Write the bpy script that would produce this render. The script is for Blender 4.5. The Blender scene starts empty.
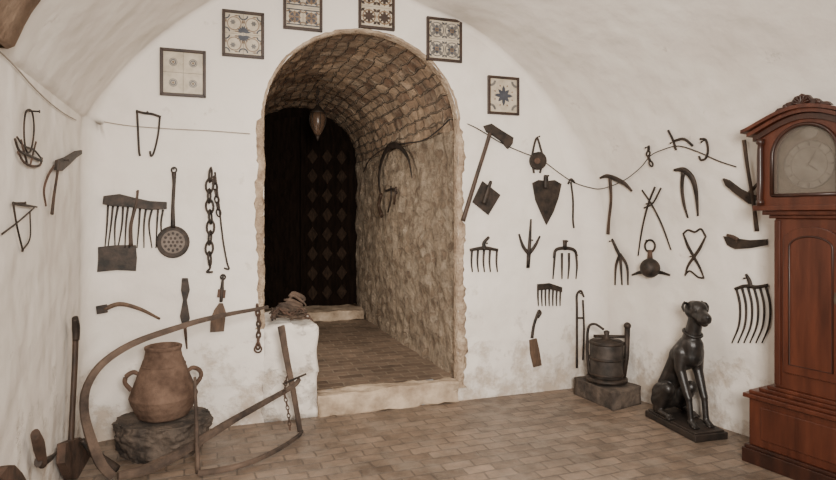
import bpy, bmesh, math, random
from mathutils import Vector, Matrix, noise
from mathutils.bvhtree import BVHTree
random.seed(7)
F=600.0; HY=215.0; CX=418.0; H=1.45
CAM=Vector((0,0,H)); PI=math.pi
V=Vector
col=bpy.context.scene.collection
def ray(px,py): return V(((px-CX)/F,1,-(py-HY)/F))
def FL(px,py,z=0.0):
    d=ray(px,py); return CAM+d*((z-H)/d.z)
# ------------------------------------------------------------------ materials
M={}
def rgba(c): return (c[0],c[1],c[2],1)
def newmat(name):
    m=bpy.data.materials.new(name); m.use_nodes=True
    nt=m.node_tree; b=nt.nodes['Principled BSDF']; return m,nt,b
def N(nt,t,**k):
    n=nt.nodes.new(t)
    for a,v in k.items():
        if a in n.inputs: n.inputs[a].default_value=v
        else: setattr(n,a,v)
    return n
def ramp(nt,stops):
    r=nt.nodes.new('ShaderNodeValToRGB'); e=r.color_ramp.elements
    while len(e)<len(stops): e.new(.5)
    for i,(p,c) in enumerate(stops): e[i].position=p; e[i].color=rgba(c)
    return r
def mat(name,c1,c2,scale=8,rough=.6,bump=.3,metal=0,stretch=(1,1,1),bs=None,dist=.004,lo=.35,hi=.65,coat=0,rot=(0,0,0),spec=.5):
    m,nt,b=newmat(name); L=nt.links.new
    tc=N(nt,'ShaderNodeTexCoord'); mp=N(nt,'ShaderNodeMapping'); mp.inputs['Scale'].default_value=stretch; mp.inputs['Rotation'].default_value=rot
    L(tc.outputs['Object'],mp.inputs['Vector'])
    n=N(nt,'ShaderNodeTexNoise'); n.inputs['Scale'].default_value=scale; n.inputs['Detail'].default_value=8; n.inputs['Roughness'].default_value=.62
    L(mp.outputs[0],n.inputs['Vector'])
    r=ramp(nt,[(lo,c1),(hi,c2)]); L(n.outputs[0],r.inputs[0]); L(r.outputs[0],b.inputs['Base Color'])
    n2=N(nt,'ShaderNodeTexNoise'); n2.inputs['Scale'].default_value=bs or scale*4; n2.inputs['Detail'].default_value=6
    L(mp.outputs[0],n2.inputs['Vector'])
    bp=N(nt,'ShaderNodeBump'); bp.inputs['Strength'].default_value=bump; bp.inputs['Distance'].default_value=dist
    L(n2.outputs[0],bp.inputs['Height']); L(bp.outputs[0],b.inputs['Normal'])
    b.inputs['Roughness'].default_value=rough; b.inputs['Metallic'].default_value=metal
    b.inputs['Coat Weight'].default_value=coat; b.inputs['Specular IOR Level'].default_value=spec
    M[name]=m; return m
mat('iron',(.014,.012,.010),(.058,.040,.030),14,.6,.5,.45,dist=.003)
mat('rust',(.034,.022,.015),(.11,.062,.042),12,.8,.6,.2,dist=.004)
mat('wood_dark',(.022,.013,.008),(.065,.035,.02),9,.65,.4,stretch=(4,4,.6),dist=.003)
mat('wood_tool',(.05,.029,.017),(.125,.073,.043),9,.7,.5,stretch=(3,3,.8),dist=.003)
mat('wood_old',(.024,.016,.012),(.135,.090,.064),5,.85,1,stretch=(1,1,1),bs=60,dist=.004)
mat('clay',(.065,.038,.026),(.17,.108,.076),7,.9,1,bs=40,dist=.007,spec=.3)
mat('stone_dark',(.022,.017,.014),(.125,.094,.072),6,.9,1,dist=.03,bs=14)
mat('stone_step',(.25,.18,.12),(.56,.44,.32),5,.9,1,dist=.018,bs=14)
mat('mahogany',(.042,.0105,.005),(.092,.025,.012),3,.36,.08,stretch=(5,5,.6),dist=.001,coat=.05)
mat('mahogany_dark',(.018,.006,.0035),(.042,.013,.007),4,.4,.2,stretch=(5,5,1),dist=.001,coat=.05)
mat('black_bronze',(.006,.0055,.005),(.024,.019,.016),16,.40,.5,0,dist=.003,spec=.5)
mat('plinth_dark',(.008,.007,.006),(.03,.02,.015),9,.55,.4,dist=.003)
mat('frame_wood',(.018,.009,.006),(.045,.022,.012),9,.5,.3,dist=.001)
mat('tile_cream',(.38,.32,.235),(.55,.48,.375),12,.4,.15,dist=.001)
mat('tile_blue',(.028,.032,.042),(.06,.065,.08),20,.4,.1,dist=.001)
mat('tile_brown',(.12,.075,.04),(.23,.15,.09),20,.4,.1,dist=.001)
mat('tile_grey',(.09,.085,.08),(.17,.155,.14),20,.4,.1,dist=.001)
mat('rope',(.03,.020,.014),(.10,.067,.046),40,.9,.8,dist=.004)
mat('dial',(.075,.060,.046),(.15,.125,.10),9,.5,.2,0,dist=.001)
mat('dial_mark',(.050,.037,.027),(.085,.063,.048),20,.6,.1,dist=.001)
mat('brass',(.05,.035,.022),(.10,.072,.05),12,.5,.2,.2,dist=.001)
mat('cable',(.22,.18,.14),(.34,.29,.24),10,.8,.1)
mat('wire_black',(.012,.01,.009),(.03,.022,.018),10,.7,.1)
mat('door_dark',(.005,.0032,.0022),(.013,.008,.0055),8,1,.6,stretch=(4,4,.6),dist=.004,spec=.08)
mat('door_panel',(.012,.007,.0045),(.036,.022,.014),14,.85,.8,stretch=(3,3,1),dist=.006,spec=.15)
mat('tin',(.018,.015,.013),(.075,.060,.05),9,.6,.5,.4,dist=.004)
mat('tin_light',(.08,.062,.05),(.18,.14,.115),9,.6,.4,.3,dist=.002)
m,nt,b=newmat('glass'); b.inputs['Base Color'].default_value=(.35,.31,.26,1); b.inputs['Roughness'].default_value=.1
b.inputs['Alpha'].default_value=.15; M['glass']=m
m,nt,b=newmat('lamp_glass'); b.inputs['Base Color'].default_value=(.14,.085,.055,1); b.inputs['Roughness'].default_value=.25
b.inputs['Alpha'].default_value=.6; M['lamp_glass']=m
def plaster(name,base,mid,dark,b1=.45,b2=.6,thr=.62,lowz=.25,zt=.75):
    m,nt,b=newmat(name); L=nt.links.new
    tc=N(nt,'ShaderNodeTexCoord')
    n=N(nt,'ShaderNodeTexNoise'); n.inputs['Scale'].default_value=1.5; n.inputs['Detail'].default_value=9; n.inputs['Roughness'].default_value=.6
    L(tc.outputs['Object'],n.inputs['Vector'])
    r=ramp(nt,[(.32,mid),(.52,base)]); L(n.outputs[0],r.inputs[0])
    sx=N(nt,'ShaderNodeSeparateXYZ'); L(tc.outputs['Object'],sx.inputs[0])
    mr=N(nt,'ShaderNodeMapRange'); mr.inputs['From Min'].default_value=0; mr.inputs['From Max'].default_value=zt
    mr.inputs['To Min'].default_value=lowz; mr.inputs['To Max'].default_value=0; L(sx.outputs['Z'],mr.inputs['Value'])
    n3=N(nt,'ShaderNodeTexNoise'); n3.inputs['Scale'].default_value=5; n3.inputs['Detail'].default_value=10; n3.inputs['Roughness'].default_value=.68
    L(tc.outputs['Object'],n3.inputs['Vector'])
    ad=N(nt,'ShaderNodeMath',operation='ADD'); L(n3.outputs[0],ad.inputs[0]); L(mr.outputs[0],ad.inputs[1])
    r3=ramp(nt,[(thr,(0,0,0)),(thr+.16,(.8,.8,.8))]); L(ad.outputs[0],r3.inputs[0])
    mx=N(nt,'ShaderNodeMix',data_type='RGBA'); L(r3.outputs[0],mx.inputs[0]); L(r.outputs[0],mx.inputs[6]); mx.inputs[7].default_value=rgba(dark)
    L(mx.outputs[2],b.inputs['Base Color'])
    n2=N(nt,'ShaderNodeTexNoise'); n2.inputs['Scale'].default_value=7; n2.inputs['Detail'].default_value=8; n2.inputs['Roughness'].default_value=.55
    L(tc.outputs['Object'],n2.inputs['Vector'])
    n4=N(nt,'ShaderNodeTexNoise'); n4.inputs['Scale'].default_value=2.4; n4.inputs['Detail'].default_value=2
    L(tc.outputs['Object'],n4.inputs['Vector'])
    sb=N(nt,'ShaderNodeMath',operation='SUBTRACT'); L(n2.outputs[0],sb.inputs[0]); L(r3.outputs[0],sb.inputs[1])
    bp=N(nt,'ShaderNodeBump'); bp.inputs['Strength'].default_value=b1; bp.inputs['Distance'].default_value=.02; L(sb.outputs[0],bp.inputs['Height'])
    bp2=N(nt,'ShaderNodeBump'); bp2.inputs['Strength'].default_value=b2; bp2.inputs['Distance'].default_value=.09; L(n4.outputs[0],bp2.inputs['Height']); L(bp2.outputs[0],bp.inputs['Normal'])
    L(bp.outputs[0],b.inputs['Normal']); b.inputs['Roughness'].default_value=.9
    M[name]=m
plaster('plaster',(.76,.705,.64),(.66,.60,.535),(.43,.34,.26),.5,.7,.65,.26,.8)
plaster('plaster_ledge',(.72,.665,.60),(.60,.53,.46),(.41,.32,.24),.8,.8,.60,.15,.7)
def rubble(name,a,bb,c,sc=5,dist=.02):
    m,nt,b=newmat(name); L=nt.links.new
    tc=N(nt,'ShaderNodeTexCoord')
    n=N(nt,'ShaderNodeTexNoise'); n.inputs['Scale'].default_value=sc; n.inputs['Detail'].default_value=10; n.inputs['Roughness'].default_value=.7
    L(tc.outputs['Object'],n.inputs['Vector'])
    r=ramp(nt,[(.3,a),(.5,bb),(.7,c)]); L(n.outputs[0],r.inputs[0]); L(r.outputs[0],b.inputs['Base Color'])
    n2=N(nt,'ShaderNodeTexNoise'); n2.inputs['Scale'].default_value=sc*4; n2.inputs['Detail'].default_value=8
    L(tc.outputs['Object'],n2.inputs['Vector'])
    bp=N(nt,'ShaderNodeBump'); bp.inputs['Strength'].default_value=1; bp.inputs['Distance'].default_value=dist; L(n2.outputs[0],bp.inputs['Height'])
    L(bp.outputs[0],b.inputs['Normal']); b.inputs['Roughness'].default_value=.95
    M[name]=m
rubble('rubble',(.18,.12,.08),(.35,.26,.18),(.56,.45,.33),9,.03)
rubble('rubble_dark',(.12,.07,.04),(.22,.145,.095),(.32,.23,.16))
def stones(name,stops,mortar,sc,stretch):
    m,nt,b=newmat(name); L=nt.links.new
    tc=N(nt,'ShaderNodeTexCoord'); nd=N(nt,'ShaderNodeTexNoise'); nd.inputs['Scale'].default_value=7; nd.inputs['Detail'].default_value=8; nd.inputs['Roughness'].default_value=.65
    L(tc.outputs['UV'],nd.inputs['Vector'])
    vm=N(nt,'ShaderNodeVectorMath',operation='SCALE'); L(nd.outputs['Color'],vm.inputs[0]); vm.inputs['Scale'].default_value=.16
    va=N(nt,'ShaderNodeVectorMath',operation='ADD'); L(tc.outputs['UV'],va.inputs[0]); L(vm.outputs[0],va.inputs[1])
    mp=N(nt,'ShaderNodeMapping'); mp.inputs['Scale'].default_value=stretch; L(va.outputs[0],mp.inputs['Vector'])
    v1=N(nt,'ShaderNodeTexVoronoi'); v1.inputs['Scale'].default_value=sc; L(mp.outputs[0],v1.inputs['Vector'])
    v2=N(nt,'ShaderNodeTexVoronoi',feature='DISTANCE_TO_EDGE'); v2.inputs['Scale'].default_value=sc; L(mp.outputs[0],v2.inputs['Vector'])
    sp=N(nt,'ShaderNodeSeparateColor'); L(v1.outputs['Color'],sp.inputs[0])
    r=ramp(nt,stops); L(sp.outputs[0],r.inputs[0])
    n=N(nt,'ShaderNodeTexNoise'); n.inputs['Scale'].default_value=9; n.inputs['Detail'].default_value=12; n.inputs['Roughness'].default_value=.78
    L(tc.outputs['UV'],n.inputs['Vector'])
    r2=ramp(nt,[(.32,(.34,.31,.29)),(.52,(.95,.93,.9)),(.7,(1.3,1.27,1.22))]); L(n.outputs[0],r2.inputs[0])
    re=ramp(nt,[(0,(1,1,1)),(.16,(0,0,0))]); L(v2.outputs['Distance'],re.inputs[0])
    nw=N(nt,'ShaderNodeTexNoise'); nw.inputs['Scale'].default_value=3.2; nw.inputs['Detail'].default_value=9; nw.inputs['Roughness'].default_value=.7; L(tc.outputs['UV'],nw.inputs['Vector'])
    rw=ramp(nt,[(.46,(0,0,0)),(.62,(1,1,1))]); L(nw.outputs[0],rw.inputs[0])
    mm=N(nt,'ShaderNodeMath',operation='MAXIMUM'); L(re.outputs[0],mm.inputs[0]); L(rw.outputs[0],mm.inputs[1])
    m9=N(nt,'ShaderNodeMath',operation='MULTIPLY'); L(mm.outputs[0],m9.inputs[0]); m9.inputs[1].default_value=.7
    mx=N(nt,'ShaderNodeMix',data_type='RGBA'); L(m9.outputs[0],mx.inputs[0]); L(r.outputs[0],mx.inputs[6]); mx.inputs[7].default_value=rgba(mortar)
    mu=N(nt,'ShaderNodeMix',data_type='RGBA',blend_type='MULTIPLY'); mu.inputs[0].default_value=1; L(mx.outputs[2],mu.inputs[6]); L(r2.outputs[0],mu.inputs[7])
    L(mu.outputs[2],b.inputs['Base Color'])
    iv=N(nt,'ShaderNodeMath',operation='MULTIPLY'); L(re.outputs[0],iv.inputs[0]); iv.inputs[1].default_value=-.22
    ad=N(nt,'ShaderNodeMath',operation='ADD'); L(iv.outputs[0],ad.inputs[0]); L(n.outputs[0],ad.inputs[1])
    bp=N(nt,'ShaderNodeBump'); bp.inputs['Strength'].default_value=1; bp.inputs['Distance'].default_value=.075; L(ad.outputs[0],bp.inputs['Height'])
    L(bp.outputs[0],b.inputs['Normal']); b.inputs['Roughness'].default_value=.95; M[name]=m
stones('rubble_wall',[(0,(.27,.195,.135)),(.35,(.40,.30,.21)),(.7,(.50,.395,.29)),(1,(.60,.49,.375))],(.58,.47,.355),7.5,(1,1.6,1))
def brick(name,c1,c2,mortar,w,h,coord='Object',rot=0,ms=.012,bump=.8,offset=.5,warp=.03,wscale=6,lo=.45,hi=1.25,rough=.62,dist=.012,nscale=9,smooth=.3,stain=.62,dust=None):
    m,nt,b=newmat(name); L=nt.links.new
    tc=N(nt,'ShaderNodeTexCoord'); mp=N(nt,'ShaderNodeMapping'); mp.inputs['Rotation'].default_value=(0,0,rot)
    nd=N(nt,'ShaderNodeTexNoise'); nd.inputs['Scale'].default_value=wscale; nd.inputs['Detail'].default_value=4
    L(tc.outputs[coord],nd.inputs['Vector'])
    vm=N(nt,'ShaderNodeVectorMath',operation='SCALE'); L(nd.outputs['Color'],vm.inputs[0]); vm.inputs['Scale'].default_value=warp
    va=N(nt,'ShaderNodeVectorMath',operation='ADD'); L(tc.outputs[coord],va.inputs[0]); L(vm.outputs[0],va.inputs[1])
    L(va.outputs[0],mp.inputs['Vector'])
    bt=N(nt,'ShaderNodeTexBrick'); bt.offset=offset
    for k,v in (('Scale',1),('Mortar Size',ms),('Mortar Smooth',smooth),('Bias',0),('Brick Width',w),('Row Height',h)): bt.inputs[k].default_value=v
    bt.inputs['Color1'].default_value=rgba(c1); bt.inputs['Color2'].default_value=rgba(c2); bt.inputs['Mortar'].default_value=rgba(mortar)
    L(mp.outputs[0],bt.inputs['Vector'])
    n=N(nt,'ShaderNodeTexNoise'); n.inputs['Scale'].default_value=nscale; n.inputs['Detail'].default_value=9; n.inputs['Roughness'].default_value=.7
    L(tc.outputs[coord],n.inputs['Vector'])
    r=ramp(nt,[(.3,(lo,lo,lo)),(.7,(hi,hi*.97,hi*.93))]); L(n.outputs[0],r.inputs[0])
    mx=N(nt,'ShaderNodeMix',data_type='RGBA',blend_type='MULTIPLY'); mx.inputs[0].default_value=1
    L(bt.outputs['Color'],mx.inputs[6]); L(r.outputs[0],mx.inputs[7])
    nb=N(nt,'ShaderNodeTexNoise'); nb.inputs['Scale'].default_value=1.7; nb.inputs['Detail'].default_value=8; nb.inputs['Roughness'].default_value=.6; L(tc.outputs[coord],nb.inputs['Vector'])
    rb=ramp(nt,[(.35,(stain,stain,stain)),(.62,(1.08,1.08,1.08))]); L(nb.outputs[0],rb.inputs[0])
    m2=N(nt,'ShaderNodeMix',data_type='RGBA',blend_type='MULTIPLY'); m2.inputs[0].default_value=1; L(mx.outputs[2],m2.inputs[6]); L(rb.outputs[0],m2.inputs[7])
    out=m2.outputs[2]
    if dust:
        nu_=N(nt,'ShaderNodeTexNoise'); nu_.inputs['Scale'].default_value=4.5; nu_.inputs['Detail'].default_value=11; nu_.inputs['Roughness'].default_value=.75; L(tc.outputs[coord],nu_.inputs['Vector'])
        ru=ramp(nt,[(.48,(0,0,0)),(.66,(.8,.8,.8))]); L(nu_.outputs[0],ru.inputs[0])
        m4=N(nt,'ShaderNodeMix',data_type='RGBA'); L(ru.outputs[0],m4.inputs[0]); L(out,m4.inputs[6]); m4.inputs[7].default_value=rgba(dust); out=m4.outputs[2]
    L(out,b.inputs['Base Color'])
    sb=N(nt,'ShaderNodeMath',operation='SUBTRACT'); L(n.outputs[0],sb.inputs[0]); L(bt.outputs['Fac'],sb.inputs[1])
    bp=N(nt,'ShaderNodeBump'); bp.inputs['Strength'].default_value=bump; bp.inputs['Distance'].default_value=dist; L(sb.outputs[0],bp.inputs['Height'])
    L(bp.outputs[0],b.inputs['Normal']); b.inputs['Roughness'].default_value=rough
    M[name]=m
TH=math.atan(.35)
brick('floor_brick',(.27,.20,.15),(.155,.113,.084),(.145,.113,.09),.185,.092,rot=-TH-.03,ms=.006,lo=.55,hi=1.28,bump=.8,dist=.009,warp=.028,nscale=8,rough=.47,smooth=.4,stain=.68,dust=(.24,.195,.155))
brick('passage_brick',(.26,.19,.14),(.15,.106,.078),(.30,.24,.18),.20,.10,rot=-TH,ms=.007,lo=.6,hi=1.2,bump=.8,dist=.009,warp=.025,nscale=7,rough=.55,smooth=.3,stain=.75)
brick('vault_brick',(.50,.365,.25),(.21,.13,.085),(.43,.34,.255),.24,.095,'UV',0,.012,1,warp=.11,wscale=6,rough=.95,dist=.04,lo=.35,hi=1.4,smooth=1,nscale=8,stain=.65,dust=(.47,.37,.27))
# ------------------------------------------------------------------ mesh builder
def cr(pts,n=5,closed=False):
    P=[V(p) for p in pts]; out=[]; m=len(P)
    rng=range(m if closed else m-1)
    for i in rng:
        p1=P[i]; p2=P[(i+1)%m]
        p0=P[i-1] if (i>0 or closed) else p1+(p1-p2)
        p3=P[(i+2)%m] if (i+2<m or closed) else p2+(p2-p1)
        for k in range(n):
            t=k/n
            out.append(.5*((2*p1)+(p2-p0)*t+(2*p0-5*p1+4*p2-p3)*t*t+(3*p1-p0-3*p2+p3)*t**3))
    if not closed: out.append(P[-1])
    return out
def lerpl(r,n):
    if not isinstance(r,(list,tuple)): return [r]*n
    o=[]
    for i in range(n):
        t=i/(n-1)*(len(r)-1); k=min(int(t),len(r)-2); o.append(r[k]+(r[k+1]-r[k])*(t-k))
    return o
class MB:
    def __init__(s): s.v=[]; s.f=[]; s.m=[]; s.s=[]; s.uv={}
    def face(s,idx,mi=0,sm=False): s.f.append(tuple(idx)); s.m.append(mi); s.s.append(sm)
    def tube(s,pts,r,nrm=None,flat=1.0,n=8,closed=False,mi=0,rough=0,sq=0):
        pts=[V(p) for p in pts]; k=len(pts); R=lerpl(r,k); base=len(s.v)
        for i,p in enumerate(pts):
            a=pts[(i-1)%k] if (i>0 or closed) else p; b=pts[(i+1)%k] if (i<k-1 or closed) else p
            t=(b-a); t=t.normalized() if t.length>1e-9 else V((0,0,1))
            ref=nrm if nrm is not None else (V((0,0,1)) if abs(t.z)<.9 else V((0,1,0)))
            sd=t.cross(ref)
            if sd.length<1e-4: sd=t.cross(V((1,.2,.1)))
            sd.normalize(); up=sd.cross(t).normalized()
            for j in range(n):
                an=2*PI*(j+.5)/n; ca,sa=math.cos(an),math.sin(an)
                g=1/max(abs(ca),abs(sa)) if sq else 1; g=1+(g-1)*sq
                q=p+sd*ca*R[i]*g+up*sa*R[i]*flat*g
                if rough: q=q+(q-p)*rough*noise.noise(V((q.x*9,q.y*9,q.z*9))+V((j*3.1,0,0)))
                s.v.append(q)
        for i in range(k if closed else k-1):
            for j in range(n):
                a=base+i*n+j; b=base+i*n+(j+1)%n; c=base+((i+1)%k)*n+(j+1)%n; d=base+((i+1)%k)*n+j
                s.face((a,b,c,d),mi,n>4 and not sq)
        if not closed:
            s.face([base+j for j in range(n)][::-1],mi); s.face([base+(k-1)*n+j for j in range(n)],mi)
    def prism(s,pts,off,mi=0):
        pts=[V(p) for p in pts]; n=len(pts); b=len(s.v); off=V(off)
        s.v+=pts+[p+off for p in pts]
        s.face(range(b,b+n),mi); s.face([b+n+i for i in range(n)][::-1],mi)
        for i in range(n): s.face((b+i,b+n+i,b+n+(i+1)%n,b+(i+1)%n),mi)
    def box(s,c,sz,R=None,mi=0,top=1.0):
        c=V(c); h=[x/2 for x in sz]; P=[]
        for z in (-1,1):
            k=1 if z<0 else top
            for x,y in ((-1,-1),(1,-1),(1,1),(-1,1)):
                p=V((x*h[0]*k,y*h[1]*k,z*h[2])); P.append(c+(R@p if R else p))
        b=len(s.v); s.v+=P
        for f in ((0,3,2,1),(4,5,6,7),(0,1,5,4),(1,2,6,5),(2,3,7,6),(3,0,4,7)): s.face([b+i for i in f],mi)
    def lathe(s,prof,c=(0,0,0),n=32,R=None,mi=0,wob=0):
        c=V(c); b=len(s.v)
        for k,(r,z) in enumerate(prof):
            for j in range(n):
                a=2*PI*j/n; rr=r*(1+wob*math.sin(3*a+z*9)+wob*.6*math.sin(5*a+1+z*5))
                p=V((rr*math.cos(a),rr*math.sin(a),z)); s.v.append(c+(R@p if R else p))
        for k in range(len(prof)-1):
            for j in range(n): s.face((b+k*n+j,b+k*n+(j+1)%n,b+(k+1)*n+(j+1)%n,b+(k+1)*n+j),mi,True)
        s.face([b+j for j in range(n)][::-1],mi); e=b+(len(prof)-1)*n; s.face([e+j for j in range(n)],mi)
    def sphere(s,c,r,sc=(1,1,1),n=14,R=None,mi=0):
        pr=[(max(1e-4,r*math.sin(PI*i/n)),-r*math.cos(PI*i/n)) for i in range(n+1)]
        c=V(c); S=Matrix.Diagonal(sc).to_3x3(); s.lathe(pr,c,n+4,(R@S) if R else S,mi)
    def cap(s,p0,p1,r0,r1):
        s.sphere(p0,r0,n=12); s.sphere(p1,r1,n=12); s.tube([p0,p1],[r0,r1],n=16)
    def chain(s,pts,L,r,mi=0):
        pts=[V(p) for p in pts]
        cum=[0]
        for a,b in zip(pts,pts[1:]): cum.append(cum[-1]+(b-a).length)
        def at(x):
            for i in range(len(pts)-1):
                if x<=cum[i+1]: return pts[i].lerp(pts[i+1],(x-cum[i])/max(1e-9,cum[i+1]-cum[i]))
            return pts[-1]
        k=max(1,int(cum[-1]/(L*.74)))
        for i in range(k):
            a=at(i*cum[-1]/k); t=(at((i+1)*cum[-1]/k)-a).normalized()
            c=a+t*L*.5; ref=V((1,0,0)) if abs(t.x)<.8 else V((0,1,0))
            w=t.cross(ref).normalized(); 
            if i%2: w=t.cross(w).normalized()
            loop=[c+t*(L*.5*math.cos(q))+w*(L*.27*math.sin(q)) for q in [2*PI*j/12 for j in range(12)]]
            s.tube(loop,r,nrm=t.cross(w),n=6,closed=True,mi=mi)
    def build(s,name,mats,parent=None,org=None,bevel=0,kind=None,smooth=False):
        if not isinstance(mats,(list,tuple)): mats=[mats]
        o0=V((0,0,0))
        if org is not None: o0=V(org)
        me=bpy.data.meshes.new(name); me.from_pydata([tuple(p-o0) for p in s.v],[],s.f)
        for k in mats: me.materials.append(M[k])
        for i,p in enumerate(me.polygons): p.material_index=s.m[i]; p.use_smooth=s.s[i] or smooth
        bm=bmesh.new(); bm.from_mesh(me); bmesh.ops.recalc_face_normals(bm,faces=bm.faces); bm.to_mesh(me); bm.free()
        o=bpy.data.objects.new(name,me); col.objects.link(o)
        if parent: o.parent=parent
        if bevel:
            md=o.modifiers.new('b','BEVEL'); md.width=bevel; md.segments=2; md.limit_method='ANGLE'
        if kind: o['kind']=kind
        return o
def empty(name,label,cat,loc,rz=0,group=None):
    o=bpy.data.objects.new(name,None); col.objects.link(o); o.location=loc; o.rotation_euler=(0,0,rz)
    o.empty_display_size=.05; o['label']=label; o['category']=cat
    if group: o['group']=group
    return o
def tag(o,label,cat,group=None):
    o['label']=label; o['category']=cat
    if group: o['group']=group
    return o
# ------------------------------------------------------------------ shell
UH=V((math.cos(TH),math.sin(TH),0)); NB=V((math.sin(TH),-math.cos(TH),0)); O=V((0,4.57,0))
def BP(u,z,off=0): return O+UH*u+V((0,0,z))+NB*off
def uz(px,py):
    d=ray(px,py); t=(O-CAM).dot(NB)/d.dot(NB); p=CAM+d*t; return ((p-O).dot(UH),p.z)
DL=NB.copy(); DR=V((.483,-.875,0)).normalized()
prof=[(-2.25,0),(-2.25,.7),(-2.25,1.4),(-2.25,1.9)]
curve=[uz(*p) for p in ((86,124),(100,98),(128,65),(165,32),(213,0),(265,-28),(325,-36),(372,-22),(412,2),(470,28),(520,69),(553,110),(573,148),(586,186),(593,222),(596,258))]
cv=[(p.x,p.y) for p in cr([V((a,b,0)) for a,b in curve],4)]
cv[0]=(-2.25,2.06)
prof+=cv; ui=prof[-1][0]; prof+=[(ui,.9),(ui,.45),(ui,0)]
NP=len(prof)
def dirP(i):
    u=prof[i][0]; k=min(1,max(0,(u+2.25)/3.85)); k=k*k*(3-2*k)
    return DL.lerp(DR,k)
def PT(i,t): return BP(*prof[i])+dirP(i)*t
ts=[i*.28 for i in range(21)]
allv=[];allf=[]
def strip(name,i0,i1,matn):
    mb=MB()
    for i in range(i0,i1+1):
        for t in ts: mb.v.append(PT(i,t))
    n=len(ts)
    for i in range(i1-i0):
        for j in range(n-1): mb.face((i*n+j,i*n+j+1,(i+1)*n+j+1,(i+1)*n+j),0,True)
    b=len(allv); allv.extend(mb.v); allf.extend([tuple(b+k for k in f) for f in mb.f])
    return mb.build(name,matn,kind='structure')
# the right wall curves into the vault without a break, so the seam sits high up
iR=max(i for i,p in enumerate(prof) if p[1]>2.75 and p[0]>0)
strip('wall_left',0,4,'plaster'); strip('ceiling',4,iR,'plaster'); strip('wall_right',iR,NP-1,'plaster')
mb=MB(); kf=8
for i,(u,z) in enumerate(prof):
    a=prof[max(0,i-1)]; b=prof[min(NP-1,i+1)]
    tu,tz=b[0]-a[0],b[1]-a[1]; l=math.hypot(tu,tz); nu,nz_=tz/l,-tu/l
    w=min(1,max(0,(z-1.9)/.35)) if u<0 else min(1,max(0,(z-1.8)/.8)); r=(.16 if u<0 else .14)*(1-w)+.045*w
    inw=UH*nu+V((0,0,nz_)); d=dirP(i); P0=BP(u,z)
    for j in range(kf+1):
        ph=PI/2*j/kf
        mb.v.append(P0+inw*(r-r*math.cos(ph)+.001)+d*(r-r*math.sin(ph)+.001))
for i in range(NP-1):
    for j in range(kf): mb.face((i*(kf+1)+j,i*(kf+1)+j+1,(i+1)*(kf+1)+j+1,(i+1)*(kf+1)+j),0,True)
b=len(allv); allv.extend(mb.v); allf.extend([tuple(b+k for k in f) for f in mb.f])
mb.build('trim_6','plaster',kind='structure')
# arch opening
UC=-.405; HW=.735; ZS=2.13; RISE=.68; DEP=3.5
def arch(n=28,grow=0,zs=ZS):
    return [(UC-(HW+grow)*math.cos(PI*i/n),zs+(RISE+grow)*math.sin(PI*i/n)) for i in range(n+1)]
ar=arch()
mb=MB()
poly=[(p[0],p[1]) for p in prof]+[(UC+HW,0)]+ar[::-1]+[(UC-HW,0)]
mb.v=[BP(u,z) for u,z in poly]
from mathutils.geometry import tessellate_polygon
tri=tessellate_polygon([[V((u,z,0)) for u,z in poly]])
for t in tri: mb.face(t)
b=len(allv); allv.extend(mb.v); allf.extend([tuple(b+k for k in f) for f in mb.f])
mb.build('wall_back','plaster',kind='structure')
# passage (rough barrel behind the arch)
def dispn(p,a): return a*(.5+.6*noise.noise(V((p.x*3,p.y*3,p.z*4.5))))+a*.45*noise.noise(p*9)+a*.25*noise.noise(p*21)
nd=100
def passage(name,pts,matn,amp):
    mb=MB(); k=len(pts); L=[0]
    for a,c in zip(pts,pts[1:]): L.append(L[-1]+math.hypot(a[0]-c[0],a[1]-c[1]))
    uvs=[]
    for i,(u,z) in enumerate(pts):
        ou=u-UC; oz=max(0,z-ZS); q=math.hypot(ou,oz) or 1
        for j in range(nd+1):
            s=DEP*j/nd; p=BP(u,z,-s); d=max(0,dispn(p,amp))*min(1,j/2)
            mb.v.append(p+(UH*(ou/q)+V((0,0,oz/q)))*d); uvs.append((s,L[i]))
    for i in range(k-1):
        for j in range(nd): mb.face((i*(nd+1)+j,i*(nd+1)+j+1,(i+1)*(nd+1)+j+1,(i+1)*(nd+1)+j),0,True)
    o=mb.build(name,matn,kind='structure')
    me=o.data; ul=me.uv_layers.new(name='UVMap')
    for l in me.loops: ul.data[l.index].uv=uvs[l.vertex_index]
    b=len(allv); allv.extend(mb.v); allf.extend([tuple(b+q for q in f) for f in mb.f])
nz=60
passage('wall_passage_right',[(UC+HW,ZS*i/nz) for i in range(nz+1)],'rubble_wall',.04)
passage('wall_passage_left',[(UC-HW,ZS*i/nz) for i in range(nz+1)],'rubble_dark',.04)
passage('ceiling_passage',arch(60),'vault_brick',.04)
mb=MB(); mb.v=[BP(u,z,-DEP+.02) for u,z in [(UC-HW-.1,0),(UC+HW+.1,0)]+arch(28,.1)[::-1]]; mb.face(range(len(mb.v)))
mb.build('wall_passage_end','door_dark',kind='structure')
# planes of the walls continued below floor level, for measuring only
for a_,b_ in ((PT(0,0),PT(0,5.6)),(PT(NP-1,0),PT(NP-1,5.6)),(BP(-2.25,0),BP(1.6,0))):
    b=len(allv); allv.extend([a_,b_,b_-V((0,0,2)),a_-V((0,0,2))]); allf.append((b,b+1,b+2,b+3))
bvh=BVHTree.FromPolygons([tuple(v) for v in allv],allf)
def hit(px,py):
    d=ray(px,py); loc,n,_,_=bvh.ray_cast(CAM,d.normalized())
    if n.dot(d)>0: n=-n
    return loc,n
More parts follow.
